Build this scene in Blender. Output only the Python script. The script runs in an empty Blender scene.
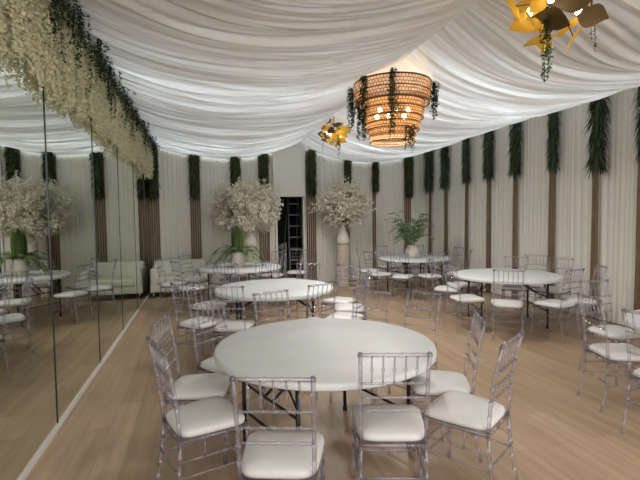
import bpy, math, random
from mathutils import Vector, Matrix
PI = math.pi
random.seed(7)
SC = bpy.context.scene
COL = SC.collection

def lin(r, g, b):
    f = lambda c: (c/255)/12.92 if c/255 <= .04045 else (((c/255)+.055)/1.055)**2.4
    return (f(r), f(g), f(b), 1.0)

# ------------------------------------------------------------------ camera
cd = bpy.data.cameras.new('camera'); cam = bpy.data.objects.new('camera', cd); COL.objects.link(cam)
YAW, PITCH, ROLL = .2687, .0485, -.0134
fw = Vector((math.sin(YAW)*math.cos(PITCH), math.cos(YAW)*math.cos(PITCH), -math.sin(PITCH)))
rt = Vector((math.cos(YAW), -math.sin(YAW), 0)); up = rt.cross(fw)
rt2 = rt*math.cos(ROLL)+up*math.sin(ROLL); up2 = -rt*math.sin(ROLL)+up*math.cos(ROLL)
M = Matrix((rt2, up2, -fw)).transposed().to_4x4(); M.translation = Vector((0, 0, 1.612))
cam.matrix_world = M
cd.sensor_width = 36; cd.lens = 36*433.5/640; cd.clip_start = .05
SC.camera = cam

# ------------------------------------------------------------------ exposure, world and lights
SC.view_settings.view_transform = 'Standard'; SC.view_settings.look = 'None'
SC.view_settings.gamma = 1; SC.view_settings.use_curve_mapping = False
SC.view_settings.exposure = 0.03
w = bpy.data.worlds.new('world'); SC.world = w; w.use_nodes = True
w.node_tree.nodes['Background'].inputs[0].default_value = (.93, .97, 1, 1)
w.node_tree.nodes['Background'].inputs[1].default_value = .35

def area(name, loc, sx, sy, power, color=(1, 1, 1), rot=(0, 0, 0)):
    l = bpy.data.lights.new(name, 'AREA'); l.shape = 'RECTANGLE'; l.size = sx; l.size_y = sy
    l.energy = power; l.color = color
    o = bpy.data.objects.new(name, l); COL.objects.link(o); o.location = loc; o.rotation_euler = rot
    return o
LIFT = 1.12
# daylight coming through the tent roof above the draped ceiling
for k, (x, y, sx, sy, pw) in enumerate([
        (4.15, 4.55, 3.0, .5, 15), (4.15, 5.7, 3.0, .8, 17), (4.15, 7.3, 3.0, .8, 18), (4.15, 8.8, 3.0, .8, 18), (4.15, 10.0, 3.0, .5, 13),
        (.6, 4.2, 2.9, .2, 3.5), (.6, 5.6, 2.9, .8, 17), (.6, 7.3, 2.9, .35, 7), (.6, 8.6, 2.9, .5, 12), (.6, 9.9, 2.9, .7, 21)]):
    area('roof_daylight', (x, y, 3.84), sx, sy, pw*LIFT, (.82, .93, 1))
area('roof_daylight_front', (2.3, .8, 3.86), 6.4, 4.2, 2.5*LIFT, (.93, .95, 1))
# daylight through the glazed entrance behind the photographer
area('entrance_daylight', (2.4, -1.9, 1.95), 6.2, 2.6, 165, (1, .985, .96), (math.radians(60), 0, 0))

# ------------------------------------------------------------------ materials
def mat(name, col, rough=.6, metal=0, **kw):
    m = bpy.data.materials.new(name); m.use_nodes = True
    b = m.node_tree.nodes['Principled BSDF']
    b.inputs['Base Color'].default_value = col; b.inputs['Roughness'].default_value = rough
    b.inputs['Metallic'].default_value = metal
    for k, v in kw.items(): b.inputs[k.replace('_', ' ')].default_value = v
    return m

def noisy(name, c1, c2, scale=8, rough=.6, stretch=(1, 1, 1), detail=4, bump=0, bscale=None, **kw):
    m = mat(name, c1, rough, **kw); nt = m.node_tree; N = nt.nodes; L = nt.links
    b = N['Principled BSDF']
    tc = N.new('ShaderNodeTexCoord'); mp = N.new('ShaderNodeMapping'); mp.inputs['Scale'].default_value = stretch
    L.new(tc.outputs['Object'], mp.inputs[0])
    n = N.new('ShaderNodeTexNoise'); n.inputs['Scale'].default_value = scale; n.inputs['Detail'].default_value = detail
    L.new(mp.outputs[0], n.inputs['Vector'])
    r = N.new('ShaderNodeValToRGB'); r.color_ramp.elements[0].position = .3; r.color_ramp.elements[1].position = .7
    r.color_ramp.elements[0].color = c1; r.color_ramp.elements[1].color = c2
    L.new(n.outputs['Fac'], r.inputs[0]); L.new(r.outputs[0], b.inputs['Base Color'])
    if bump:
        bp = N.new('ShaderNodeBump'); bp.inputs['Strength'].default_value = bump; bp.inputs['Distance'].default_value = .01
        L.new(n.outputs['Fac'], bp.inputs['Height']); L.new(bp.outputs[0], b.inputs['Normal'])
    return m

def cloth(name, col, trans=.35, tcol=None, rough=.9):
    """thin woven cloth: diffuse from the front, translucent from behind"""
    m = bpy.data.materials.new(name); m.use_nodes = True; nt = m.node_tree; N = nt.nodes; L = nt.links
    N.remove(N['Principled BSDF']); out = N['Material Output']
    d = N.new('ShaderNodeBsdfDiffuse'); d.inputs[0].default_value = col
    t = N.new('ShaderNodeBsdfTranslucent'); t.inputs[0].default_value = tcol or col
    mx = N.new('ShaderNodeMixShader'); mx.inputs[0].default_value = trans
    L.new(d.outputs[0], mx.inputs[1]); L.new(t.outputs[0], mx.inputs[2]); L.new(mx.outputs[0], out.inputs[0])
    return m

def voile():
    m = cloth('white_ceiling_voile', lin(236, 232, 228), .42, lin(240, 238, 236)); nt = m.node_tree; N = nt.nodes; L = nt.links
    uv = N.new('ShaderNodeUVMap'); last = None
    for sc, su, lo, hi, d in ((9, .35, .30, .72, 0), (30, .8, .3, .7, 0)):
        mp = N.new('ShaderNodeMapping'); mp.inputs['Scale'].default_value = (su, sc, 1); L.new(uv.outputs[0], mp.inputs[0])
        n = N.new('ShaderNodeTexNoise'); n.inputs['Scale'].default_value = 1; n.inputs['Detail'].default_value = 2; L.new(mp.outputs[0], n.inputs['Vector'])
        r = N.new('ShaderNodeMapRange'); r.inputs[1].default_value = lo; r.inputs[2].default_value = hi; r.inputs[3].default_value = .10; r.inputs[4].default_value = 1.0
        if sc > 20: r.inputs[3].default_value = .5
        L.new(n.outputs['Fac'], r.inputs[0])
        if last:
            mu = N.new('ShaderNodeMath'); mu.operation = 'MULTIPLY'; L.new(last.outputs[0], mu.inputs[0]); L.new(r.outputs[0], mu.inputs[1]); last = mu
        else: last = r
    # random streaks put the folds' light and dark bands into translucency, like layered cloth
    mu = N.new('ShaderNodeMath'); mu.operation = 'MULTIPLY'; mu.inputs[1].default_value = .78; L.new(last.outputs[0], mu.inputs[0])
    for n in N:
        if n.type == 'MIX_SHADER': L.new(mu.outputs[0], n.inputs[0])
    return m

def leaf_mat(name, c1, c2, trans=.25):
    m = cloth(name, c1, trans); nt = m.node_tree; N = nt.nodes; L = nt.links
    g = N.new('ShaderNodeNewGeometry'); r = N.new('ShaderNodeValToRGB')
    r.color_ramp.elements[0].color = c1; r.color_ramp.elements[1].color = c2
    L.new(g.outputs['Random Per Island'], r.inputs[0])
    for n in N:
        if n.type in ('BSDF_DIFFUSE', 'BSDF_TRANSLUCENT'): L.new(r.outputs[0], n.inputs[0])
    return m

def acrylic():
    m = bpy.data.materials.new('clear_acrylic'); m.use_nodes = True; nt = m.node_tree; N = nt.nodes; L = nt.links
    N.remove(N['Principled BSDF']); out = N['Material Output']
    lw = N.new('ShaderNodeLayerWeight'); lw.inputs[0].default_value = .35
    t = N.new('ShaderNodeBsdfTransparent')
    rp = N.new('ShaderNodeValToRGB'); rp.color_ramp.elements[0].position = .15; rp.color_ramp.elements[1].position = .95
    rp.color_ramp.elements[0].color = (.93, .92, .95, 1); rp.color_ramp.elements[1].color = (.42, .39, .44, 1)
    L.new(lw.outputs['Facing'], rp.inputs[0]); L.new(rp.outputs[0], t.inputs[0])
    d = N.new('ShaderNodeBsdfDiffuse'); d.inputs[0].default_value = lin(205, 200, 210)
    g = N.new('ShaderNodeBsdfGlossy'); g.inputs[0].default_value = (.95, .93, .97, 1); g.inputs[1].default_value = .12
    m1 = N.new('ShaderNodeMixShader'); m1.inputs[0].default_value = .12
    L.new(t.outputs[0], m1.inputs[1]); L.new(d.outputs[0], m1.inputs[2])
    m2 = N.new('ShaderNodeMixShader'); mm = N.new('ShaderNodeMath'); mm.operation = 'MULTIPLY_ADD'
    mm.inputs[1].default_value = .45; mm.inputs[2].default_value = .05
    L.new(lw.outputs['Fresnel'], mm.inputs[0]); L.new(mm.outputs[0], m2.inputs[0])
    L.new(m1.outputs[0], m2.inputs[1]); L.new(g.outputs[0], m2.inputs[2]); L.new(m2.outputs[0], out.inputs[0])
    return m

def emis(name, col, strength):
    m = bpy.data.materials.new(name); m.use_nodes = True; N = m.node_tree.nodes
    N.remove(N['Principled BSDF']); e = N.new('ShaderNodeEmission')
    e.inputs[0].default_value = col; e.inputs[1].default_value = strength
    m.node_tree.links.new(e.outputs[0], N['Material Output'].inputs[0]); return m

def plank_floor():
    m = mat('oak_planks', lin(165, 140, 114), .42); nt = m.node_tree; N = nt.nodes; L = nt.links
    b = N['Principled BSDF']
    tc = N.new('ShaderNodeTexCoord'); mp = N.new('ShaderNodeMapping'); mp.inputs['Rotation'].default_value = (0, 0, PI/2)
    L.new(tc.outputs['Object'], mp.inputs[0])
    br = N.new('ShaderNodeTexBrick'); br.inputs['Scale'].default_value = 1
    br.inputs['Brick Width'].default_value = 1.22; br.inputs['Row Height'].default_value = .18
    br.inputs['Mortar Size'].default_value = .0016; br.offset = .37
    br.inputs['Color1'].default_value = lin(194, 168, 139); br.inputs['Color2'].default_value = lin(177, 151, 122)
    br.inputs['Mortar'].default_value = lin(156, 133, 109)
    L.new(mp.outputs[0], br.inputs['Vector'])
    mp2 = N.new('ShaderNodeMapping'); mp2.inputs['Scale'].default_value = (9, .8, 1); L.new(tc.outputs['Object'], mp2.inputs[0])
    n = N.new('ShaderNodeTexNoise'); n.inputs['Scale'].default_value = 1.6; n.inputs['Detail'].default_value = 6
    L.new(mp2.outputs[0], n.inputs['Vector'])
    r = N.new('ShaderNodeValToRGB'); r.color_ramp.elements[0].position = .35; r.color_ramp.elements[1].position = .68
    r.color_ramp.elements[0].color = (.80, .77, .74, 1); r.color_ramp.elements[1].color = (1.08, 1.08, 1.08, 1)
    L.new(n.outputs['Fac'], r.inputs[0])
    mx = N.new('ShaderNodeMix'); mx.data_type = 'RGBA'; mx.blend_type = 'MULTIPLY'; mx.inputs[0].default_value = .8
    L.new(br.outputs[0], mx.inputs[6]); L.new(r.outputs[0], mx.inputs[7]); L.new(mx.outputs[2], b.inputs['Base Color'])
    return m

def rattan():
    m = bpy.data.materials.new('woven_rattan'); m.use_nodes = True; nt = m.node_tree; N = nt.nodes; L = nt.links
    N.remove(N['Principled BSDF']); out = N['Material Output']
    uv = N.new('ShaderNodeUVMap')
    br = N.new('ShaderNodeTexBrick'); br.inputs['Scale'].default_value = 1; br.inputs['Brick Width'].default_value = .042
    br.inputs['Row Height'].default_value = .038; br.inputs['Mortar Size'].default_value = .0035
    br.inputs['Color1'].default_value = lin(226, 184, 136); br.inputs['Color2'].default_value = lin(206, 160, 112)
    br.inputs['Mortar'].default_value = lin(84, 54, 30)
    L.new(uv.outputs[0], br.inputs['Vector'])
    d = N.new('ShaderNodeBsdfDiffuse'); t = N.new('ShaderNodeBsdfTranslucent')
    L.new(br.outputs[0], d.inputs[0]); L.new(br.outputs[0], t.inputs[0])
    mx = N.new('ShaderNodeMixShader'); mx.inputs[0].default_value = .55
    L.new(d.outputs[0], mx.inputs[1]); L.new(t.outputs[0], mx.inputs[2])
    tr = N.new('ShaderNodeBsdfTransparent'); m2 = N.new('ShaderNodeMixShader')
    inv = N.new('ShaderNodeMath'); inv.operation = 'MULTIPLY_ADD'; inv.inputs[1].default_value = -.28; inv.inputs[2].default_value = .28
    L.new(br.outputs['Fac'], inv.inputs[0]); L.new(inv.outputs[0], m2.inputs[0])
    L.new(mx.outputs[0], m2.inputs[1]); L.new(tr.outputs[0], m2.inputs[2]); L.new(m2.outputs[0], out.inputs[0])
    return m

MT = dict(
    floor=plank_floor(),
    wall=mat('painted_wall', lin(226, 224, 216), .8),
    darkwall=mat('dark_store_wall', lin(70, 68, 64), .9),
    roof=mat('tent_roof', lin(225, 226, 228), .9),
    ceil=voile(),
    drape=cloth('cream_drape', lin(238, 234, 224), .12),
    brown=noisy('brown_fabric', lin(112, 92, 66), lin(134, 112, 84), 20, .8, (1, 1, .2)),
    slat=noisy('brown_slats', lin(150, 116, 88), lin(120, 92, 70), 14, .6, (4, 4, .3)),
    mirror=mat('mirror_glass', lin(224, 229, 220), .012, 1),
    seam=mat('mirror_edge', lin(34, 48, 42), .3),
    white=mat('white_paint', lin(226, 224, 220), .5),
    acryl=acrylic(),
    cushion=mat('white_vinyl_cushion', lin(232, 230, 228), .42),
    table=noisy('white_blow_moulded_plastic', lin(222, 225, 224), lin(230, 232, 232), 5, .45),
    black=mat('black_powder_coat', lin(24, 24, 26), .45),
    metal=mat('chrome_steel', lin(190, 190, 192), .25, 1),
    alu=mat('ladder_aluminium', lin(112, 114, 118), .45, .3),
    willow=leaf_mat('willow_green', lin(46, 60, 44), lin(92, 106, 82)),
    moss=leaf_mat('dark_garland_green', lin(48, 58, 40), lin(98, 108, 74)),
    vine=leaf_mat('vine_green', lin(36, 50, 36), lin(84, 100, 72)),
    fern=leaf_mat('fern_green', lin(72, 96, 62), lin(150, 168, 128)),
    grass=leaf_mat('grass_green', lin(66, 84, 48), lin(128, 142, 92)),
    blossom=leaf_mat('blush_blossom', lin(206, 194, 172), lin(254, 251, 240), .25),
    twig=mat('twig_brown', lin(150, 132, 112), .8),
    wisteria=leaf_mat('cream_wisteria', lin(216, 210, 172), lin(240, 238, 214), .3),
    ceramic=noisy('off_white_ceramic', lin(222, 214, 202), lin(206, 196, 184), 12, .6, (1, 1, 6), bump=.3),
    plinth=noisy('ribbed_cream_plinth', lin(206, 194, 182), lin(186, 172, 160), 3, .7, (1, 1, 14), bump=.4),
    sofa=noisy('pale_leather', lin(214, 214, 196), lin(224, 223, 208), 6, .5),
    rattan=rattan(),
    rim=mat('dark_rattan_rim', lin(92, 60, 34), .6),
    gold=cloth('gold_metal_leaf', lin(232, 190, 84), .45, lin(250, 205, 84)),
    goldmetal=mat('aged_brass', lin(112, 90, 54), .45, .5),
    bulb=emis('warm_bulb', (1, .80, .52, 1), 14),
)

# ------------------------------------------------------------------ mesh helpers
class MB:
    def __init__(s): s.v = []; s.f = []; s.uv = {}
    def add(s, vs, fs):
        n = len(s.v); s.v += [tuple(v) for v in vs]; s.f += [tuple(i+n for i in f) for f in fs]
    def box(s, x0, y0, z0, x1, y1, z1):
        s.add([(x0,y0,z0),(x1,y0,z0),(x1,y1,z0),(x0,y1,z0),(x0,y0,z1),(x1,y0,z1),(x1,y1,z1),(x0,y1,z1)],
              [(0,3,2,1),(4,5,6,7),(0,1,5,4),(1,2,6,5),(2,3,7,6),(3,0,4,7)])
    def tube(s, pts, rad, n=8, cap=True):
        pts = [Vector(p) for p in pts]; m = len(pts)
        rad = rad if isinstance(rad, (list, tuple)) else [rad]*m
        vs = []; fs = []; t0 = (pts[1]-pts[0]).normalized()
        a = t0.orthogonal().normalized()
        for i, p in enumerate(pts):
            t = (pts[min(i+1, m-1)]-pts[max(i-1, 0)]).normalized()
            a = (a-t*a.dot(t)).normalized(); b = t.cross(a)
            for k in range(n):
                q = 2*PI*k/n; vs.append(p+(a*math.cos(q)+b*math.sin(q))*rad[i])
        for i in range(m-1):
            for k in range(n):
                k2 = (k+1) % n; fs.append((i*n+k, i*n+k2, (i+1)*n+k2, (i+1)*n+k))
        if cap: fs.append(tuple(range(n-1, -1, -1))); fs.append(tuple((m-1)*n+k for k in range(n)))
        s.add(vs, fs)
    def bamboo(s, p0, p1, r, step=.1, n=7, mid=None):
        """a turned rod with raised rings, the way chiavari rods look"""
        p0 = Vector(p0); p1 = Vector(p1); L = (p1-p0).length; c = max(1, round(L/step)); pts = []; rs = []
        def P(t):
            if mid is None: return p0.lerp(p1, t)
            mm = Vector(mid); return p0*(1-t)**2+mm*2*t*(1-t)+p1*t*t
        ts = [(0, 1)]
        for i in range(1, c):
            t = i/c; e = .008/L
            ts += [(t-e, 1), (t-e*.4, 1.3), (t+e*.4, 1.3), (t+e, 1)]
        ts.append((1, 1))
        s.tube([P(t) for t, _ in ts], [r*k for _, k in ts], n)
    def lathe(s, prof, n=32, cx=0, cy=0):
        vs = [(cx+r*math.cos(2*PI*k/n), cy+r*math.sin(2*PI*k/n), z) for r, z in prof for k in range(n)]
        fs = [(i*n+k, i*n+(k+1) % n, (i+1)*n+(k+1) % n, (i+1)*n+k) for i in range(len(prof)-1) for k in range(n)]
        s.add(vs, fs)
    def leaf(s, p, d, side, L, W, bend=0., fold=.2):
        """pointed leaf from p along d, midrib folded"""
        p = Vector(p); d = Vector(d).normalized(); side = Vector(side); side = (side-d*side.dot(d)).normalized()
        nn = d.cross(side)
        q = lambda a, b, c: p+d*(a*L)+side*(b*W)+nn*(c*L*bend+(fold*W*abs(b)))
        s.add([q(0,0,0), q(.38,.5,.2), q(.42,0,.15), q(.38,-.5,.2), q(1,0,1)], [(0,2,1), (0,3,2), (1,2,4), (2,3,4)])
    def petal(s, p, r):
        a = Vector((random.gauss(0,1), random.gauss(0,1), random.gauss(0,1))).normalized(); b = a.orthogonal().normalized(); p = Vector(p)
        c = a.cross(b)
        s.add([p-a*r, p+b*r*.75+c*r*.3, p+a*r, p-b*r*.75+c*r*.3], [(0,1,2,3)])
    def grid(s, fn, nu, nv):
        vs = [fn(i/nu, j/nv) for i in range(nu+1) for j in range(nv+1)]; m = nv+1
        s.add(vs, [(i*m+j, (i+1)*m+j, (i+1)*m+j+1, i*m+j+1) for i in range(nu) for j in range(nv)])
    def build(s, name, m, parent=None, smooth=True, bevel=0):
        me = bpy.data.meshes.new(name); me.from_pydata(s.v, [], s.f); me.update()
        if smooth: me.polygons.foreach_set('use_smooth', [True]*len(me.polygons))
        me.materials.append(MT[m]); o = bpy.data.objects.new(name, me); COL.objects.link(o)
        if parent: o.parent = parent
        if bevel:
            bv = o.modifiers.new('bevel', 'BEVEL'); bv.width = bevel; bv.segments = 2; bv.limit_method = 'ANGLE'
            wn = o.modifiers.new('wn', 'WEIGHTED_NORMAL')
        return o

def tag(o, label=None, cat=None, group=None, kind=None):
    if label: o['label'] = label
    if cat: o['category'] = cat
    if group: o['group'] = group
    if kind: o['kind'] = kind
    return o
def empty(name, loc, rz=0, label=None, cat=None, group=None):
    o = bpy.data.objects.new(name, None); COL.objects.link(o); o.location = loc; o.rotation_euler = (0, 0, rz)
    return tag(o, label, cat, group)
def dup(o, loc, rz, label, group=None):
    r = o.copy(); COL.objects.link(r); r.location = loc; r.rotation_euler = (0, 0, rz); r['label'] = label
    if group: r['group'] = group
    def rec(a, b):
        for ch in list(a.children):
            c = ch.copy(); COL.objects.link(c); c.parent = b; rec(ch, c)
    rec(o, r); return r
def struct(name, mb, m, smooth=False): return tag(mb.build(name, m, smooth=smooth), kind='structure')

# ------------------------------------------------------------------ room shell
XL, XR, YB, YF = -1.15, 5.95, 10.6, -2.0
b = MB(); b.box(XL-.1, YF, -.1, XR+.1, 13.2, 0); struct('floor', b, 'floor')
b = MB(); b.box(XL-.1, YF, 0, XL, YB, 3.95); struct('wall_left', b, 'wall')
b = MB(); b.box(XR, YF, 0, XR+.1, YB+.1, 3.95); struct('wall_right', b, 'wall')
DX0, DX1, DZ = 1.78, 2.52, 2.17
b = MB(); b.box(XL-.1, YB, 0, DX0, YB+.1, 3.95); b.box(DX1, YB, 0, XR, YB+.1, 3.95); b.box(DX0, YB, DZ, DX1, YB+.1, 3.95)
struct('wall_back', b, 'wall')
b = MB(); b.box(XL-.1, YF, 3.9, XR+.1, YB+.1, 4.0); struct('ceiling', b, 'roof')
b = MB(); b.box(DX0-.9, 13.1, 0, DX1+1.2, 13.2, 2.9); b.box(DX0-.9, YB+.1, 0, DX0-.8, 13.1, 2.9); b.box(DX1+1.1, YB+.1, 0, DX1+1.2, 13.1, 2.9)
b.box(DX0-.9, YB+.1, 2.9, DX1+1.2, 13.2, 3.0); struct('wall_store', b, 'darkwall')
b = MB(); b.box(DX0, YB-.06, 0, DX0+.045, YB+.1, DZ); b.box(DX1-.045, YB-.06, 0, DX1, YB+.1, DZ); struct('trim_1', b, 'white')
b = MB(); b.box(XL, YF, 0, XL+.045, YB, .045); o = struct('baseboard_left', b, 'white')
# flat blank panel above the doorway
b = MB(); b.box(1.72, YB-.14, 2.17, 2.52, YB-.09, 3.45); tag(b.build('header_panel', 'wall', smooth=False), 'flat unpleated cream cloth panel above the dark doorway', 'panel')

# mirror wall
jo = [-.75, .75, 2.25, 3.75, 5.25, 6.75, 8.25, 9.75, 10.55]
ordn = ['reaching behind the photographer', 'cut by the left edge of the picture', 'second to be seen from the left edge', 'third counted from the left edge, with two seams in full view',
        'fourth from the left edge, under the flower valance', 'fifth from the left edge, narrow in view', 'sixth from the left edge, close to the sofa', 'last narrow one against the back drapes']
for i in range(1, 8):
    y0, y1 = jo[i], jo[i+1]
    e = empty('mirror_panel', (XL, y0, 0), 0, 'tall wall mirror panel, '+ordn[i], 'mirror', 'mirror panels along the left wall')
    b = MB(); b.box(.002, .006, .046, .035, y1-y0-.006, 2.75); b.build('glass', 'mirror', e, False)
    b = MB(); b.box(.001, -.0058, .046, .040, .0058, 2.75); b.build('edge_strip', 'seam', e, False)

# ------------------------------------------------------------------ ceiling drapes
def fold_profile(seed, y0, y1, lo, hi):
    rnd = random.Random(seed); k = [y0]
    while k[-1] < y1+.5: k.append(k[-1]+rnd.uniform(lo, hi))
    a = [rnd.uniform(.35, 1) for _ in k]
    import bisect
    def f(y):
        i = max(0, min(len(k)-2, bisect.bisect(k, y)-1)); t = (y-k[i])/(k[i+1]-k[i]); t = min(max(t, 0), 1)
        return a[i]*math.sin(PI*t)**.8
    return f
def ceiling_drape(name, x0, x1, z0, z1, sag, seed, label):
    f1 = fold_profile(seed, -3, 11, .07, .2); f2 = fold_profile(seed+1, -3, 11, .028, .075); f3 = fold_profile(seed+2, -3, 11, .55, 1.3)
    f4 = fold_profile(seed+3, -3, 11, .05, .16)
    def fn(a, u):
        y = YF+.02+(YB-.12-YF)*a; s = math.sin(PI*u)
        yy = y+.16*math.sin(u*3.1+y*.9)*s+.05*math.sin(u*9+y*2.3)
        mixw = .5+.5*math.sin(u*4.2+y*1.7)
        g = (.4+.6*s)
        z = z0+(z1-z0)*u-sag*(4*u*(1-u))**.9
        z -= g*(.065*(f1(yy)*mixw+f4(yy+.3*u)*(1-mixw))+.026*f2(yy+.04*math.sin(5*u)))+.08*s*f3(yy-.15*u)-.04*s
        return (x0+(x1-x0)*u, y, z)
    NU, NV = 1150, 36
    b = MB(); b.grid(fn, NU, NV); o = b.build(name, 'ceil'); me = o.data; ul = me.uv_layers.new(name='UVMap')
    import numpy as np
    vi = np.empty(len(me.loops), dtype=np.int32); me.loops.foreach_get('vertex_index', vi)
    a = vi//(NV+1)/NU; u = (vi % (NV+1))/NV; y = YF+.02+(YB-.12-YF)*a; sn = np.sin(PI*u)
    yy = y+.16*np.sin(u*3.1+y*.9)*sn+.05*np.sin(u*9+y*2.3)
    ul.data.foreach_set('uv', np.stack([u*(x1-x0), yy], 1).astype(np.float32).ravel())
    return tag(o, label, 'ceiling drape', 'swagged ceiling drapes')
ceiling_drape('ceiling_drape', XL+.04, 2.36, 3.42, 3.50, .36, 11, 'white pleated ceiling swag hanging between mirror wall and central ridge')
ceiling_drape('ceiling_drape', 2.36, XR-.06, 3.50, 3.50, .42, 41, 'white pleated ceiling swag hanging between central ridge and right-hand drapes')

# ------------------------------------------------------------------ wall drapes
def drape(axis, a0, a1, pos, sgn, ztop, label, group, seed, m='drape', lo=.05, hi=.13, amp=.022, name='curtain_panel', cat='curtain', taper=0, z0=.015):
    f = fold_profile(seed, 0, abs(a1-a0)+1, lo, hi); W = a1-a0; n = max(10, int(W/.011)); rnd = random.Random(seed); ph = rnd.uniform(0, 6)
    def fn(u, v):
        z = z0+(ztop-z0)*v; q = u*W+.012*math.sin(v*3+ph+u*5)
        d = amp*f(q+.2)*(1.1-.35*v)
        c = a0+W*(.5+(u-.5)*(1-taper*v))
        return (c, pos-sgn*d, z) if axis == 'x' else (pos-sgn*d, c, z)
    b = MB(); b.grid(fn, n, 8)
    return tag(b.build(name, m), label, cat, group)

slatX = [(-1.00, .24), (-.10, .25), (.83, .25), (1.50, .27), (2.68, .26), (3.62, .16), (4.37, .12), (5.32, .21)]
yb = YB-.05
segs = []; prev = XL+.05
for i, (x, wd) in enumerate(slatX):
    segs.append((prev, x-wd/2)); prev = x+wd/2
segs.append((prev, XR-.1))
names = ['left of the corner column', 'above the sofa, between the first two slatted columns', 'behind the left blossom ball, left half', 'narrow strip behind the left blossom ball',
         'beside the doorway', 'behind the right blossom ball', 'just right of the right blossom ball', 'behind the leafy plant on the far table', 'in the far right corner']
for i, (a, c) in enumerate(segs):
    if i == 0: continue
    if i == 4:  # doorway sits in this stretch
        drape('x', a-.02, 1.74, yb, 1, 3.46, 'thin cream curtain edge left of the dark doorway', 'cream curtains on the back wall', 100+i)
        continue
    a2, c2 = a-.03, c+.03
    drape('x', a2, c2, yb, 1, 3.46, 'cream pleated curtain on back wall '+names[i], 'cream curtains on the back wall', 100+i)
slatlabel = ['in the left corner beside the mirror', 'above the sofa, second from the left', 'behind the left blossom ball', 'left of the dark doorway',
             'right of the dark doorway', 'behind the right blossom ball', 'slim one right of the right blossom ball', 'behind the leafy plant, nearest the far right corner']
for i, (x, wd) in enumerate(slatX):
    e = empty('slatted_column', (x, YB-.05, 0), 0, 'brown vertical slatted column '+slatlabel[i], 'wall column', 'brown slatted columns on the back wall')
    ns = max(2, round(wd/.048)); st = wd/ns
    for k in range(ns):
        b = MB(); xx = -wd/2+st*(k+.5); b.tube([(xx, -.035, .01), (xx, -.035, 3.3)], st*.30, 8); b.build('slat', 'slat', e)

stripY = [10.25, 9.5, 8.62, 7.85, 7.05, 6.14, 5.30, 4.58, 3.7, 2.9]
prev = YB-.1
rnames = ['in the far right corner, behind the far table', 'second from the far corner', 'third from the far corner', 'fourth from the far corner', 'left behind the right-hand table',
          'behind the middle of the right-hand table', 'right behind the right-hand table', 'broad one right of the chairs by the wall', 'at the right edge of the picture', 'outside the right edge', 'near the entrance']
for i, y in enumerate(stripY+[None]):
    y0 = (y+.055) if y is not None else YF+.1
    drape('y', y0-.03, prev+.03, XR-.07, 1, 3.5, 'cream pleated curtain on right wall, '+rnames[i], 'cream curtains on the right wall', 200+i)
    if y is not None: prev = y-.055
snames = ['nearest the far corner', 'second from the far corner', 'third from the far corner', 'fourth from the far corner', 'fifth from the far corner',
          'sixth from the far corner', 'seventh from the corner, behind two chairs', 'at the right edge of the picture', 'just outside the picture', 'furthest toward the entrance']
for i, y in enumerate(stripY):
    drape('y', y-.075, y+.075, XR-.105, 1, 3.45, 'thin brown cloth strip on right wall, '+snames[i], 'brown cloth strips on the right wall', 300+i, 'brown', .03, .06, .03, 'cloth_strip', 'cloth strip', .4)

# ------------------------------------------------------------------ garlands
def willow_mesh(seed, L=1.25, R=.19, n=800, m='willow', ll=(.12, .24), lw=.016, core=.42):
    random.seed(seed); b = MB()
    b.tube([(0, 0, 0), (0, 0, -L*.85)], .02, 6)
    for i in range(n):
        t = random.random()**.9; z = -t*L*.84; a = random.uniform(0, 2*PI); r = R*(.35+.65*random.random())*(1-.35*t)
        out = Vector((math.cos(a), math.sin(a), 0))
        p = out*r*core+Vector((0, 0, z+.05))
        d = out*random.uniform(.15, .8 if core < .5 else 1.6)+Vector((0, 0, -1))
        b.leaf(p, d, Vector((-out.y, out.x, random.uniform(-.4, .4))), random.uniform(*ll)*(1+.2*t), lw*random.uniform(.8, 1.3), -.12)
    return b
gr = [willow_mesh(s).build('hanging_garland', 'willow') for s in (1, 2, 3)]
rl = ['nearest the far right corner', 'second from the far corner', 'third from the far corner', 'fourth from the far corner', 'fifth from the far corner',
      'sixth from the far corner', 'broadest and nearest one seen whole', 'cut by the right edge of the picture', 'just outside the picture', 'furthest toward the entrance']
used = set()
for i, y in enumerate(stripY):
    k = i % 3
    if k in used: o = gr[k].copy(); COL.objects.link(o)
    else: o = gr[k]; used.add(k)
    o.location = (XR-.22, y-.12, 3.46+random.uniform(-.02, .02)); o.rotation_euler = (0, 0, i*1.3); s = random.uniform(.93, 1.05); o.scale = (1.05, 1.05, s)
    if i == 6: o.scale = (1.25, 1.25, 1.05)
    if i in (2, 5): o.scale = (.9, .9, .97)
    tag(o, 'dark green garland on right wall, '+rl[i], 'garland', 'green garlands on the right wall')
bots = [1.95, 1.98, 2.0, 2.25, 2.06, 2.15, 2.17, 2.02]; tops = [3.3, 3.2, 3.12, 3.18, 3.3, 3.2, 3.1, 3.25]
gb = [willow_mesh(s, 1.0, .2, 1500, ll=(.07, .16), lw=.018, core=.55).build('hanging_garland', 'moss') for s in (11, 12)]
used = set()
for i, (x, wd) in enumerate(slatX):
    k = i % 2
    if k in used: o = gb[k].copy(); COL.objects.link(o)
    else: o = gb[k]; used.add(k)
    o.location = (x, YB-.2, tops[i]); s = (tops[i]-bots[i])/.98; o.scale = (.95 if wd > .2 else .7, .8, s)
    tag(o, 'dark green garland topping slatted column '+slatlabel[i], 'garland', 'green garlands on the back wall')

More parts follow.
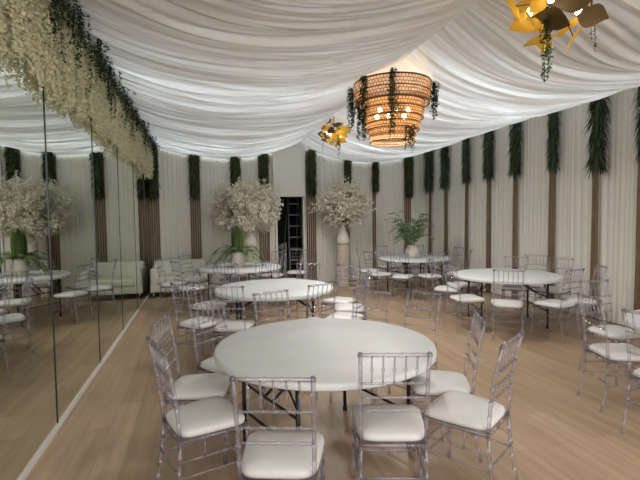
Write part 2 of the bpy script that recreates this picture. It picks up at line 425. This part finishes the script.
# hanging vine of small round leaves
def vine_mesh(seed, strands, L, spread, leafs=.02, dens=75):
    random.seed(seed); b = MB()
    for s in range(strands):
        a = random.uniform(0, 2*PI); r = spread*random.random(); x, y = r*math.cos(a), r*math.sin(a); l = L*random.uniform(.45, 1)
        ph = random.uniform(0, 6); pts = [(x+.012*math.sin(ph+z*14), y+.012*math.cos(ph+z*11), -z) for z in [l*k/8 for k in range(9)]]
        b.tube(pts, .0016, 3)
        for k in range(int(l*dens)):
            z = l*random.random(); q = random.uniform(0, 2*PI); o = Vector((math.cos(q), math.sin(q), random.uniform(-.9, .3)))
            b.leaf((x+.012*math.sin(ph+z*14), y+.012*math.cos(ph+z*11), -z), o, Vector((-o.y, o.x, random.uniform(-1, 1))), leafs*random.uniform(.8, 1.5), leafs*.75)
    return b

# ------------------------------------------------------------------ wisteria valance above the mirror
random.seed(5); b = MB(); y = -.9
while y < 10.42:
    for row in range(2):
        x = XL+.06+.11*random.random(); yy = y+random.uniform(-.02, .02); zt = 3.36-.04*row; L = random.uniform(.60, .80)+.04*math.sin(y*2.1)
        npt = 105 if y < 6 else 70
        for k in range(npt):
            t = (k+random.random())/npt; rr = .034*(1-.6*t**2)
            b.petal((x+random.gauss(0, rr*.6), yy+random.gauss(0, rr*.6), zt-t*L), random.uniform(.010, .0175) if y < 6 else random.uniform(.013, .021))
    y += .037
tag(b.build('flower_valance', 'wisteria', smooth=False), 'long valance of cream wisteria strands hanging over the top of the mirrors', 'flower valance', kind='stuff')
random.seed(9); b = MB()
for k in range(7500):
    yy = random.uniform(-.9, 10.4); a = random.uniform(0, 2*PI); r = random.random()*.10
    o = Vector((math.cos(a)*.8, random.uniform(-1, 1), math.sin(a)))
    b.leaf((XL+.20+.7*r*math.cos(a), yy, 3.30+r*math.sin(a)), o, (0, 1, .3), random.uniform(.03, .055), .022)
tag(b.build('ivy_garland', 'vine', smooth=False), 'dark leafy garland running along the top edge of the wisteria valance', 'garland')
vm = [vine_mesh(s, 13, l, .15, .03, 85).build('trailing_vine', 'vine', smooth=False) for s, l in ((21, .62), (22, .5), (23, .36))]
ys = [1.6, 2.05, 2.45, 2.85, 3.2, 3.6, 4.0, 4.45, 4.9, 5.35, 5.9, 6.5, 7.1, 7.8, 8.5, 9.2, 9.9]
vlab = ['nearest the entrance', 'second from the entrance end', 'at the top left corner of the picture', 'first seen whole from the top left', 'second seen whole from the top left', 'third seen whole from the top left', 'fourth seen whole from the top left',
        'fifth seen whole from the top left', 'sixth seen whole from the top left', 'seventh seen whole from the top left', 'eighth seen whole from the top left', 'ninth seen whole from the top left', 'sixth before the far corner', 'fourth before the far corner', 'third before the far corner', 'second before the far corner', 'last one before the far corner']
vlab[12] = 'fifth before the far corner'
used = set()
for i, yy in enumerate(ys):
    k = [0, 1, 0, 2, 1, 0, 2, 0, 1, 0, 2, 1, 0, 2, 1, 2, 1][i]
    if k in used: o = vm[k].copy(); COL.objects.link(o)
    else: o = vm[k]; used.add(k)
    o.location = (XL+.23, yy, 3.34); o.rotation_euler = (0, 0, i*1.1); o.scale = (.55, 1.15, random.uniform(.8, 1.1))
    tag(o, 'dark vine cluster trailing over the wisteria valance, '+vlab[i], 'vine', 'vines trailing over the valance')

# ------------------------------------------------------------------ chiavari chair
def make_chair(loc, rz, label, group):
    t = empty('chiavari_chair', loc, rz, label, 'chair', group)
    # seat cushion: rounded square, domed
    b = MB(); n = 40; rings = [(.90, .428), (.985, .436), (1.0, .449), (.985, .464), (.91, .476), (.6, .486), (.25, .489), (.02, .490)]
    def rsq(q, s):
        c, d = math.cos(q), math.sin(q); e = .36
        x = math.copysign(abs(c)**e, c)*.196; y = math.copysign(abs(d)**e, d)*.195
        return (x*s*(1.0+.10*(y/.195)*.9), y*s+.005)
    vs = []; fs = []
    for s, z in rings:
        for k in range(n):
            x, y = rsq(2*PI*k/n, s); vs.append((x, y, z))
    for i in range(len(rings)-1):
        for k in range(n): fs.append((i*n+k, i*n+(k+1) % n, (i+1)*n+(k+1) % n, (i+1)*n+k))
    fs.append(tuple(range(n-1, -1, -1))); fs.append(tuple((len(rings)-1)*n+k for k in range(n)))
    b.add(vs, fs); b.build('seat_cushion', 'cushion', t)
    b = MB()
    c = [(-.19, .185), (.19, .185), (.168, -.188), (-.168, -.188)]
    for i in range(4):
        p, q = c[i], c[(i+1) % 4]; b.bamboo((p[0], p[1], .415), (q[0], q[1], .415), .010, .12)
    b.box(-.17, -.17, .414, .17, .17, .427)
    b.build('seat_frame', 'acryl', t)
    for s in (-1, 1):
        b = MB(); b.bamboo((s*.197, .20, 0), (s*.19, .187, .44), .0105, .088); b.build('leg', 'acryl', t)
        b = MB(); b.bamboo((s*.182, -.245, 0), (s*.17, -.19, .43), .0105, .088, mid=(s*.174, -.195, .2)); b.build('leg', 'acryl', t)
        b = MB(); b.bamboo((s*.17, -.19, .43), (s*.174, -.265, .935), .0105, .082, mid=(s*.172, -.200, .68)); b.build('back_post', 'acryl', t)
        for z in (.31, .22):
            b = MB(); b.bamboo((s*.194, .193, z), (s*.174, -.20-.03*(.43-z), z), .0066, .1); b.build('stretcher', 'acryl', t)
        for yy in (.07, -.06):
            b = MB(); b.tube([(s*.186, yy, .31), (s*.186, yy, .415)], .0055, 6); b.build('spacer', 'acryl', t)
    for z in (.27, .18):
        b = MB(); b.bamboo((-.195, .195, z), (.195, .195, z), .0066, .1); b.build('stretcher', 'acryl', t)
    b = MB(); b.bamboo((-.175, -.212, .25), (.175, -.212, .25), .0066, .1); b.build('stretcher', 'acryl', t)
    yat = lambda z: -.19-.072*((z-.43)/.49)**1.5
    b = MB(); b.bamboo((-.188, yat(.92), .922), (.188, yat(.92), .922), .0105, .08); b.build('top_rail', 'acryl', t)
    for z in (.765, .685, .61):
        b = MB(); b.bamboo((-.175, yat(z), z), (.175, yat(z), z), .007, .06); b.build('back_rail', 'acryl', t)
    for k in range(5):
        x = -.115+.0575*k; b = MB(); z0, z1 = .765, .915; pts = []; rs = []
        for tt, r in ((0, .0048), (.4, .0048), (.47, .0092), (.53, .0092), (.6, .0048), (1, .0048)):
            z = z0+(z1-z0)*tt; pts.append((x, yat(z), z)); rs.append(r)
        b.tube(pts, rs, 7); b.build('spindle', 'acryl', t)
    return t

G1 = 'chairs at the nearest round table'; G2 = 'chairs at the second round table'; G3 = 'chairs at the far left table'
G4 = 'chairs at the far right table'; G5 = 'chairs at the right-hand table'; G6 = 'chairs at the table cut by the right edge'
P = 'clear acrylic chair '
chairs = [
 (.365, 2.08, 72, G1, 'at nearest table, back to the camera, lower left of centre'),
 (1.005, 2.23, 73, G1, 'at nearest table, back to the camera, right of centre at the bottom'),
 (-.01, 2.62, 19, G1, 'at left side of nearest table, the closer of two side by side'),
 (-.03, 3.11, -12, G1, 'at left side of nearest table, behind the closer side chair'),
 (.20, 3.56, -50, G1, 'at far left of nearest table, its seat mostly under the tabletop'),
 (.71, 3.80, -71, G1, 'behind nearest table in the middle, facing the camera before the second table'),
 (1.34, 3.57, -135, G1, 'behind nearest table, left one of the pair at its far right'),
 (1.74, 3.46, -153, G1, 'behind nearest table, right one of the pair, tallest back beyond the tabletop'),
 (1.60, 2.67, 154, G1, 'at right side of nearest table, edge-on behind the closest right chair'),
 (1.52, 2.24, 124, G1, 'at right front of nearest table, whole back and cushion in view'),
 (.33, 4.80, 70, G2, 'at second table, back to the camera at its left front'),
 (1.15, 4.62, 108, G2, 'at second table, back to the camera at its right front'),
 (1.61, 4.78, 140, G2, 'at right front of second table, lowest of three cushions there'),
 (1.84, 5.28, 163, G2, 'at right side of second table, middle of three cushions there'),
 (1.88, 5.80, -138, G2, 'at right rear of second table, topmost of three cushions there'),
 (1.47, 6.30, -120, G2, 'behind second table at the right, only the back above the tabletop'),
 (.98, 6.55, -93, G2, 'behind second table in the middle, facing the camera'),
 (.48, 6.50, -68, G2, 'behind second table at the left, facing the camera'),
 (.08, 6.05, -28, G2, 'at left rear of second table'),
 (-.02, 5.07, 44, G2, 'at left front of second table, in the crowded row'),
 (-.50, 8.38, -12, G3, 'leftmost of all, edge-on in front of the sofa'),
 (-.20, 7.78, 25, G3, 'at left front of far left table, second from the sofa arm'),
 (-.10, 8.80, -35, G3, 'at left rear of far left table, in front of the sofa'),
 (.42, 7.27, 75, G3, 'at far left table, back to the camera, left of centre'),
 (1.02, 7.32, 112, G3, 'at far left table, back to the camera, right of centre'),
 (1.60, 8.05, 172, G3, 'at right side of far left table'),
 (1.42, 8.95, -135, G3, 'at right rear of far left table, below the blossom ball'),
 (.70, 9.2, -90, G3, 'behind far left table by the palm pot'),
 (2.02, 9.3, -110, G3, 'standing alone before the dark doorway'),
 (3.83, 7.80, 52, G4, 'at far right table, back to the camera at its left front'),
 (4.38, 7.68, 83, G4, 'at far right table, back to the camera under the leafy plant'),
 (3.55, 8.30, 18, G4, 'at left side of far right table, closer one'),
 (3.58, 8.95, -20, G4, 'at left side of far right table, farther one beside the plinth'),
 (4.30, 9.56, -78, G4, 'behind far right table, facing the camera'),
 (5.10, 7.85, 138, G4, 'at right front of far right table, by the right wall'),
 (5.36, 8.60, 178, G4, 'at right side of far right table, closest to the wall'),
 (4.98, 9.42, -120, G4, 'behind far right table near the room corner'),
 (3.92, 4.87, 54, G5, 'at right-hand table, back squarely to the camera'),
 (4.50, 4.66, 102, G5, 'at right-hand table front right, cushion turned toward the middle'),
 (3.64, 5.38, -4, G5, 'at left side of right-hand table, closer one'),
 (3.84, 6.20, -42, G5, 'at left rear of right-hand table'),
 (4.30, 6.52, -85, G5, 'behind right-hand table at the middle'),
 (4.98, 5.99, -131, G5, 'behind right-hand table, left one of two backs against the wall drapes'),
 (5.42, 6.12, -146, G5, 'behind right-hand table, taller of two backs against the wall drapes'),
 (5.34, 5.57, -158, G5, 'at right side of right-hand table, close to the wall'),
 (5.00, 4.76, 150, G5, 'near the right wall, upper one rising behind the near right chairs'),
 (3.40, 2.82, -20, G6, 'at right-edge table, side view with whole cushion and legs'),
 (3.95, 3.33, -92, G6, 'behind right-edge table, facing the camera'),
 (3.22, 2.27, 6, G6, 'cut by the right edge of the picture'),
]
c0 = None
for (x, y, h, g, lab) in chairs:
    rz = math.radians(h-90)
    if c0 is None: c0 = make_chair((x, y, 0), rz, P+lab, g)
    else: dup(c0, (x, y, 0), rz, P+lab, g)

# ------------------------------------------------------------------ folding round tables
def make_table(loc, rz, label):
    t = empty('round_table', loc, rz, label, 'table', 'white round folding tables')
    b = MB(); R = .762
    b.lathe([(.001, .70), (.60, .70), (.735, .692), (.752, .692), (.762, .70), (.762, .728), (.757, .736), (.748, .74), (.3, .7405), (.001, .7405)], 96)
    b.build('tabletop', 'table', t)
    for s in (-1, 1):
        f = empty('leg_frame', (0, 0, 0)); f.parent = t
        for q in (-1, 1):
            b = MB(); b.tube([(s*.46, q*.36, .0), (s*.46, q*.36, .69)], .014, 10); b.tube([(s*.46, q*.36, 0), (s*.46, q*.36, .03)], .019, 10); b.build('leg', 'black', f)
        for zz, r in ((.672, .013), (.45, .009), (.25, .010)):
            b = MB(); b.tube([(s*.46, -.36, zz), (s*.46, .36, zz)], r, 8); b.build('crossbar', 'black', f)
        for q in (-1, 1):
            b = MB(); b.tube([(s*.46, q*.05, .45), (s*.12, q*.05, .68)], .009, 8); b.build('brace', 'black', f)
            b = MB(); b.tube([(s*.46, q*.36, .50), (s*.46, q*.18, .67)], .008, 6); b.build('corner_brace', 'black', f)
    for q in (-1, 1):
        b = MB(); b.box(-.60, q*.40-.02, .668, .60, q*.40+.02, .697); b.build('rail', 'black', t, False)
    return t
tabs = [(.8265, 2.907, 20, 'large white round table nearest the camera, nothing on it'),
        (.905, 5.549, -8, 'white round table second from the camera, bare, behind the nearest one'),
        (.70, 8.22, 30, 'white round table at the far left, palm pot standing on it'),
        (4.52, 8.62, 10, 'white round table at the far right corner, fern pot standing on it'),
        (4.449, 5.559, -20, 'bare white round table on the right, before the wall drapes'),
        (4.0, 2.30, 0, 'white round table cut off by the right edge of the picture')]
t0 = None
for (x, y, a, lab) in tabs:
    if t0 is None: t0 = make_table((x, y, 0), math.radians(a), lab)
    else: dup(t0, (x, y, 0), math.radians(a), lab)

# ------------------------------------------------------------------ table pots and plants
def pot(loc, R, H, label):
    b = MB(); prof = [(.001, .0)]
    for k in range(25):
        t = k/24; r = R*(.62+.38*math.sin(PI*min(1, t*1.0)**.9))*(1-.12*t); prof.append((r+.004*math.sin(t*60), H*t))
    prof += [(R*.50, H*1.02), (R*.46, H*.98), (R*.44, H*.8), (.001, H*.78)]
    b.lathe(prof, 36); o = b.build('pot', 'ceramic'); o.location = loc
    return tag(o, label, 'pot')
pot((.66, 8.20, .741), .15, .29, 'round off-white ribbed pot holding palm and grass, on far left table')
pot((4.44, 8.55, .741), .165, .27, 'round pinkish white pot holding fern leaves, on far right table')
def frond(b, p, az, L, lift, drop, n=16, lw=.02, ll=.16):
    p = Vector(p); pts = []; d0 = Vector((math.cos(az), math.sin(az), 0))
    for k in range(n+1):
        t = k/n; pts.append(p+d0*(L*t*(1-.15*t))+Vector((0, 0, lift*math.sin(min(t*1.4, 1)*PI*.5)-drop*t*t)))
    b.tube(pts, .004, 4); sd = Vector((-d0.y, d0.x, 0))
    for k in range(2, n+1):
        t = k/n; dd = (pts[k]-pts[k-1]).normalized(); l = ll*(.45+.8*math.sin(PI*min(1, t*.95)))
        for s in (-1, 1): b.leaf(pts[k], dd*.8+sd*s*.9+Vector((0, 0, -.12)), dd, l, lw, -.15)
def stems(b, n, R, H, spread, seed, lw=.012):
    random.seed(seed)
    for k in range(n):
        a = random.uniform(0, 2*PI); r = R*random.random()**.5; h = H*random.uniform(.7, 1)
        p = Vector((r*math.cos(a), r*math.sin(a), 0)); d = Vector((math.cos(a)*spread*r/R, math.sin(a)*spread*r/R, 1))
        b.leaf(p, d, (-math.sin(a), math.cos(a), 0), h, lw, .05)
e = empty('palm_arrangement', (.66, 8.20, .99), 0, 'palm fronds and upright green grass rising from pot on far left table', 'plant')
b = MB(); stems(b, 480, .11, .58, .05, 3, .014); b.build('grass_bundle', 'grass', e)
b = MB(); random.seed(12)
for az, L, li, dr in ((PI, .62, .22, .35), (PI*.93, .5, .3, .2), (PI*1.1, .48, .15, .3), (PI*1.25, .45, .3, .3), (.05, .60, .24, .36), (.25, .5, .32, .25), (-.2, .5, .2, .35), (-.9, .42, .3, .3), (2.0, .4, .3, .2)):
    frond(b, (0, 0, 0), az, L*1.08, li*.62, dr*.9, 16, .030, .17)
b.build('palm_fronds', 'fern', e)
e = empty('fern_arrangement', (4.44, 8.55, .97), 0, 'loose fern and leafy branches fanning out of pot on far right table', 'plant')
b = MB(); random.seed(14)
for k in range(22):
    az = random.uniform(0, 2*PI); frond(b, (0, 0, 0), az, random.uniform(.3, .72), random.uniform(.25, .66), random.uniform(0, .3), 11, .036, .14)
for az, L, li in ((PI, .72, .62), (PI*.9, .6, .74), (.1, .6, .45), (2.6, .3, .78), (0, .4, .7)): frond(b, (0, 0, 0), az, L, li, 0, 10, .035, .12)
b.build('fern_fronds', 'fern', e)

# ------------------------------------------------------------------ blossom balls on plinths
def blossoms(loc, rx, rz, n, seed, label):
    random.seed(seed); e = empty('blossom_arrangement', loc, 0, label, 'flower arrangement', 'blossom balls by the back wall')
    tw = MB(); bl = MB(); nb = 90
    for k in range(nb):
        z = random.uniform(-.75, 1); a = random.uniform(0, 2*PI); q = math.sqrt(1-min(z*z, 1)); rr = random.uniform(.8, 1.08)
        tip = Vector((rx*q*math.cos(a)*rr, rx*.8*q*math.sin(a)*rr, rz*z*rr)); s = Vector((0, 0, -rz*.85)); mid = s.lerp(tip, .5)+Vector((random.gauss(0, .05), random.gauss(0, .05), .08))
        pts = [s*(1-t)**2+mid*2*t*(1-t)+tip*t*t for t in (0, .25, .5, .75, 1)]
        tw.tube(pts, [.006, .005, .004, .003, .002], 4)
        for j in range(n//nb):
            t = random.uniform(.4, 1.05)**.6; c = s*(1-t)**2+mid*2*t*(1-t)+tip*t*t
            c += Vector((random.gauss(0, 1), random.gauss(0, 1), random.gauss(0, 1)))*(.04+.06*random.random())
            for _ in range(6): bl.petal(c+Vector((random.gauss(0, .02), random.gauss(0, .02), random.gauss(0, .02))), random.uniform(.016, .028))
    tw.build('branches', 'twig', e)
    o = bl.build('blossoms', 'blossom', e, False); o['kind'] = 'stuff'
def plinth_vase(x, y, which):
    b = MB(); prof = [(.001, 0)]; 
    for k in range(61): z = .98*k/60; prof.append((.165+.006*math.sin(z*2*PI/.06), z))
    prof += [(.16, .985), (.001, .985)]
    b.lathe(prof, 40); o = b.build('plinth', 'plinth'); o.location = (x, y, 0); tag(o, 'cream ribbed cylindrical plinth under the '+which+' blossom ball', 'plinth')
    b = MB(); prof = [(.001, 0), (.11, 0), (.155, .03), (.165, .10), (.14, .2), (.09, .32), (.06, .42), (.07, .50), (.085, .54), (.075, .535), (.05, .42), (.001, .40)]
    b.lathe(prof, 36); o = b.build('vase', 'ceramic'); o.location = (x, y, .986); tag(o, 'white bottle-shaped vase holding the '+which+' blossom ball', 'vase')
plinth_vase(3.27, 9.82, 'right'); blossoms((3.27, 9.80, 1.94), .60, .49, 4200, 31, 'large ball of blush white blossoms in front of the drapes, right of the doorway')
plinth_vase(1.06, 9.82, 'left'); blossoms((.98, 9.74, 1.87), .74, .59, 6000, 32, 'large ball of blush white blossoms above the far left table, left of the doorway')

# ------------------------------------------------------------------ sofa
e = empty('sofa', (-.46, 9.98, 0), 0, 'low pale leather sofa against the back wall beside the mirror', 'sofa')
W, D = .58, .40
b = MB(); b.box(-W, -D, .12, W, D, .27); b.build('base', 'sofa', e, bevel=.02)
for s in (-1, 1):
    b = MB(); b.box(s*(W-.08)-.08, -D, .2, s*(W-.08)+.08, D, .62); b.build('armrest', 'sofa', e, bevel=.045)
b = MB(); b.box(-W+.14, -D-.01, .27, W-.14, .2, .43); b.build('seat_cushion', 'sofa', e, bevel=.04)
b = MB(); b.box(-W+.02, .18, .25, W-.02, D, .74); b.build('backrest', 'sofa', e, bevel=.05)
for sx in (-1, 1):
    for sy in (-1, 1):
        b = MB(); b.tube([(sx*(W-.06), sy*(D-.05), 0), (sx*(W-.06), sy*(D-.05), .125)], .018, 8); b.build('leg', 'metal', e)

# ------------------------------------------------------------------ doorway things
e = empty('step_ladder', (2.36, 11.15, 0), .1, 'tall aluminium step ladder standing inside the dark doorway', 'ladder')
for s in (-1, 1):
    b = MB(); b.tube([(s*.22, -.28, 0), (s*.13, .02, 2.25)], .02, 6); b.build('front_rail', 'alu', e)
    b = MB(); b.tube([(s*.21, .45, 0), (s*.13, .06, 2.2)], .016, 6); b.build('rear_rail', 'alu', e)
for k in range(7):
    z = .28+k*.29; hw = .22-.09*z/2.25; yy = -.28+.3*z/2.25
    b = MB(); b.box(-hw, yy-.04, z-.02, hw, yy+.05, z+.015); b.build('tread', 'alu', e, False)
b = MB(); b.box(-.15, -.04, 2.2, .15, .12, 2.26); b.build('top_cap', 'black', e, False)
random.seed(3); b = MB()
b.tube([(0, 0, 0), (0, 0, 1.6)], .03, 6)
for k in range(500):
    z = random.uniform(.5, 2.0); a = random.uniform(0, 2*PI); r = random.random()*.26; o = Vector((math.cos(a), math.sin(a), random.uniform(-.4, .6)))
    b.leaf((r*math.cos(a), r*math.sin(a), z), o, (-o.y, o.x, .3), .12, .06)
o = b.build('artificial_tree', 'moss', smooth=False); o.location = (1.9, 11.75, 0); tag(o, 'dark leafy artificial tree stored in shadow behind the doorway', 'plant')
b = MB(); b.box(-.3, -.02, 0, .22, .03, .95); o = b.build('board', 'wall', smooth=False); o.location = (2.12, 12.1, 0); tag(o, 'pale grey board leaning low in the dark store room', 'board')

# ------------------------------------------------------------------ rattan chandelier
CX, CY = 2.35, 5.05
e = empty('rattan_chandelier', (CX, CY, 2.5), 0, 'large tiered rattan drum chandelier glowing warm under the ceiling ridge', 'chandelier')
tiers = [(.475, .455, .77, .52), (.395, .38, .54, .345), (.345, .33, .36, .20), (.295, .28, .21, .055)]
for k, (r1, r0, z1, z0) in enumerate(tiers):
    n = 64; me = bpy.data.meshes.new('shade_tier'); vs = []; fs = []; uvs = []
    for j in range(7):
        t = j/6; r = r0+(r1-r0)*t; z = z0+(z1-z0)*t
        for i in range(n): a = 2*PI*i/n; vs.append((r*math.cos(a), r*math.sin(a), z))
    for j in range(6):
        for i in range(n):
            i2 = (i+1) % n; fs.append((j*n+i, j*n+i2, (j+1)*n+i2, (j+1)*n+i))
            u0, u1 = 2*PI*r1*i/n, 2*PI*r1*(i+1)/n; v0, v1 = z0+(z1-z0)*j/6, z0+(z1-z0)*(j+1)/6
            uvs += [(u0, v0), (u1, v0), (u1, v1), (u0, v1)]
    me.from_pydata(vs, [], fs); ul = me.uv_layers.new(name='UVMap')
    for i, q in enumerate(uvs): ul.data[i].uv = q
    me.polygons.foreach_set('use_smooth', [True]*len(me.polygons)); me.materials.append(MT['rattan'])
    sh = bpy.data.objects.new('shade_tier', me); COL.objects.link(sh); sh.parent = e
    b = MB()
    for r, z in ((r1, z1), (r0, z0), ((r1+r0)/2, (z1+z0)/2)):
        b.tube([(r*math.cos(2*PI*i/48), r*math.sin(2*PI*i/48), z) for i in range(49)], .007, 5, False)
    b.build('rim', 'rim', sh)
b = MB(); b.tube([(0, 0, .2), (0, 0, 1.03)], .007, 8)
for k in range(3): a = k*PI/3; b.tube([(-.47*math.cos(a), -.47*math.sin(a), .765), (.47*math.cos(a), .47*math.sin(a), .765)], .005, 5)
b.build('rod', 'rim', e)
def lamp(parent, z, watt, spot):
    l = bpy.data.lights.new('bulb_light', 'POINT'); l.energy = watt; l.color = (1, .74, .45); l.shadow_soft_size = .03
    lo = bpy.data.objects.new('bulb_light', l); COL.objects.link(lo); lo.parent = parent; lo.location = (0, 0, z)
    l = bpy.data.lights.new('fill_spot', 'SPOT'); l.energy = spot; l.color = (1, .98, .95); l.shadow_soft_size = .12; l.spot_size = math.radians(165); l.spot_blend = .6  # added fill spot to brighten tables and floor, not one of the fixture's bulbs
    lo = bpy.data.objects.new('fill_spot', l); COL.objects.link(lo); lo.parent = parent; lo.location = (0, 0, z-.3)
def bulb(parent, p, r=.028):
    b = MB(); b.lathe([(.001, -r*1.3)]+[(r*math.sin(PI*k/10), -r*1.2*math.cos(PI*k/10)) for k in range(1, 10)]+[(.012, r*1.4), (.001, r*1.4)], 14)
    o = b.build('bulb', 'bulb', parent); o.location = p
for k in range(6):
    a = k*PI/3+.3; bulb(e, (.2*math.cos(a), .2*math.sin(a), .40+.03*(k % 2)), .03)
lamp(e, .42, 14, 95)
def vine_at(seed, strands, L, spread, loc, label, leafs=.026, dens=80, group='vines on the chandelier'):
    o = vine_mesh(seed, strands, L, spread, leafs, dens).build('trailing_vine', 'vine', smooth=False); o.location = loc; return tag(o, label, 'vine', group)
def rimp(az, r, z): return (CX+r*math.cos(az), CY+r*math.sin(az), z)
A0 = math.atan2(-CY, -CX)  # towards the camera
vine_at(51, 20, .58, 0.068, rimp(A0-PI/2-.05, .50, 3.27), 'dark vine hanging from left rim of rattan chandelier')
vine_at(52, 20, .52, 0.061, rimp(A0-1.0, .43, 3.05), 'dark vine hanging from second tier of rattan chandelier, left')
vine_at(53, 22, .48, 0.074, rimp(A0+PI/2+.05, .50, 3.28), 'dark vine hanging from right rim of rattan chandelier')
vine_at(54, 20, .78, 0.068, rimp(A0, .47, 3.31), 'long dark vine hanging down front middle of rattan chandelier', dens=60)
vine_at(55, 17, .42, 0.054, rimp(A0-.75, .49, 3.30), 'short dark vine over top front left of rattan chandelier')
vine_at(56, 16, .34, 0.068, rimp(A0+.75, .30, 2.72), 'short dark vine below lower right tier of rattan chandelier')

# ------------------------------------------------------------------ gold leaf pendants
def leaf_pendant(loc, S, label, seed, group):
    random.seed(seed); e = empty('leaf_pendant', loc, random.uniform(0, 6), label, 'pendant lamp', group)
    b = MB(); b.tube([(0, 0, 0), (0, 0, 3.43-loc[2])], .006, 6); b.lathe([(.001, -.05), (.04, -.03), (.045, .03), (.001, .06)], 14); b.build('stem', 'goldmetal', e)
    n = 24
    for k in range(n):
        z = 1-2*(k+.5)/n; a = k*2.39996; q = math.sqrt(1-z*z); d = Vector((q*math.cos(a), q*math.sin(a), z*.8-.1)).normalized()
        t = Vector((-d.y, d.x, random.uniform(-.6, .6))); t = (t-d*t.dot(d)).normalized(); nn = d.cross(t)
        L = S*random.uniform(.46, .6); Wd = S*.30; c = d*(S*random.uniform(.42, .52)); b = MB()
        ax = (d*.55+t*.8).normalized(); sd = nn.normalized(); up_ = ax.cross(sd)
        def fn(u, v):
            s = (u-.5)*L; wv = Wd*.5*(math.sin(PI*min(max(u, .0), 1))**1.15+.02); y = (v-.5)*2*wv
            return c+ax*s+sd*y+up_*(1.2*y*y/S+1.0*s*s/S)
        b.grid(fn, 10, 6); b.build('leaf_plate', 'gold' if k % 5 in (0, 2, 3) else 'goldmetal', e)
        b = MB(); b.tube([(0, 0, 0), c], .004, 5); b.build('arm', 'goldmetal', e)
    for k in range(5):
        a = k*2*PI/5; bulb(e, (S*.34*math.cos(a), S*.34*math.sin(a), -S*.1+.1*S*(k % 2)), .022)
    lamp(e, -.02, 7, 20 if loc[1] < 4 else 90)
    return e
PG = 'gold leaf pendants under the ridge'
leaf_pendant((2.36, 7.52, 3.15), .42, 'small gold leaf cluster pendant hanging beyond the rattan chandelier', 4, PG)
leaf_pendant((2.36, 2.46, 3.06), .50, 'gold leaf cluster pendant at the top right, cut by the picture edge', 5, PG)
vine_at(61, 8, .38, .05, (2.42, 7.4, 3.05), 'thin vine hanging under the small far gold pendant, right strand', .02, 60, 'vines on the gold pendants')
vine_at(62, 2, .42, .02, (2.14, 7.5, 3.05), 'thin vine hanging under the small far gold pendant, left strand', .016, 45, 'vines on the gold pendants')
vine_at(63, 10, .50, .06, (2.26, 2.44, 2.98), 'vine hanging in middle under the near gold pendant at top right', .022, 70, 'vines on the gold pendants')
vine_at(64, 3, .30, .02, (2.62, 2.42, 3.02), 'thin vine hanging at right side of the near gold pendant', .017, 60, 'vines on the gold pendants')
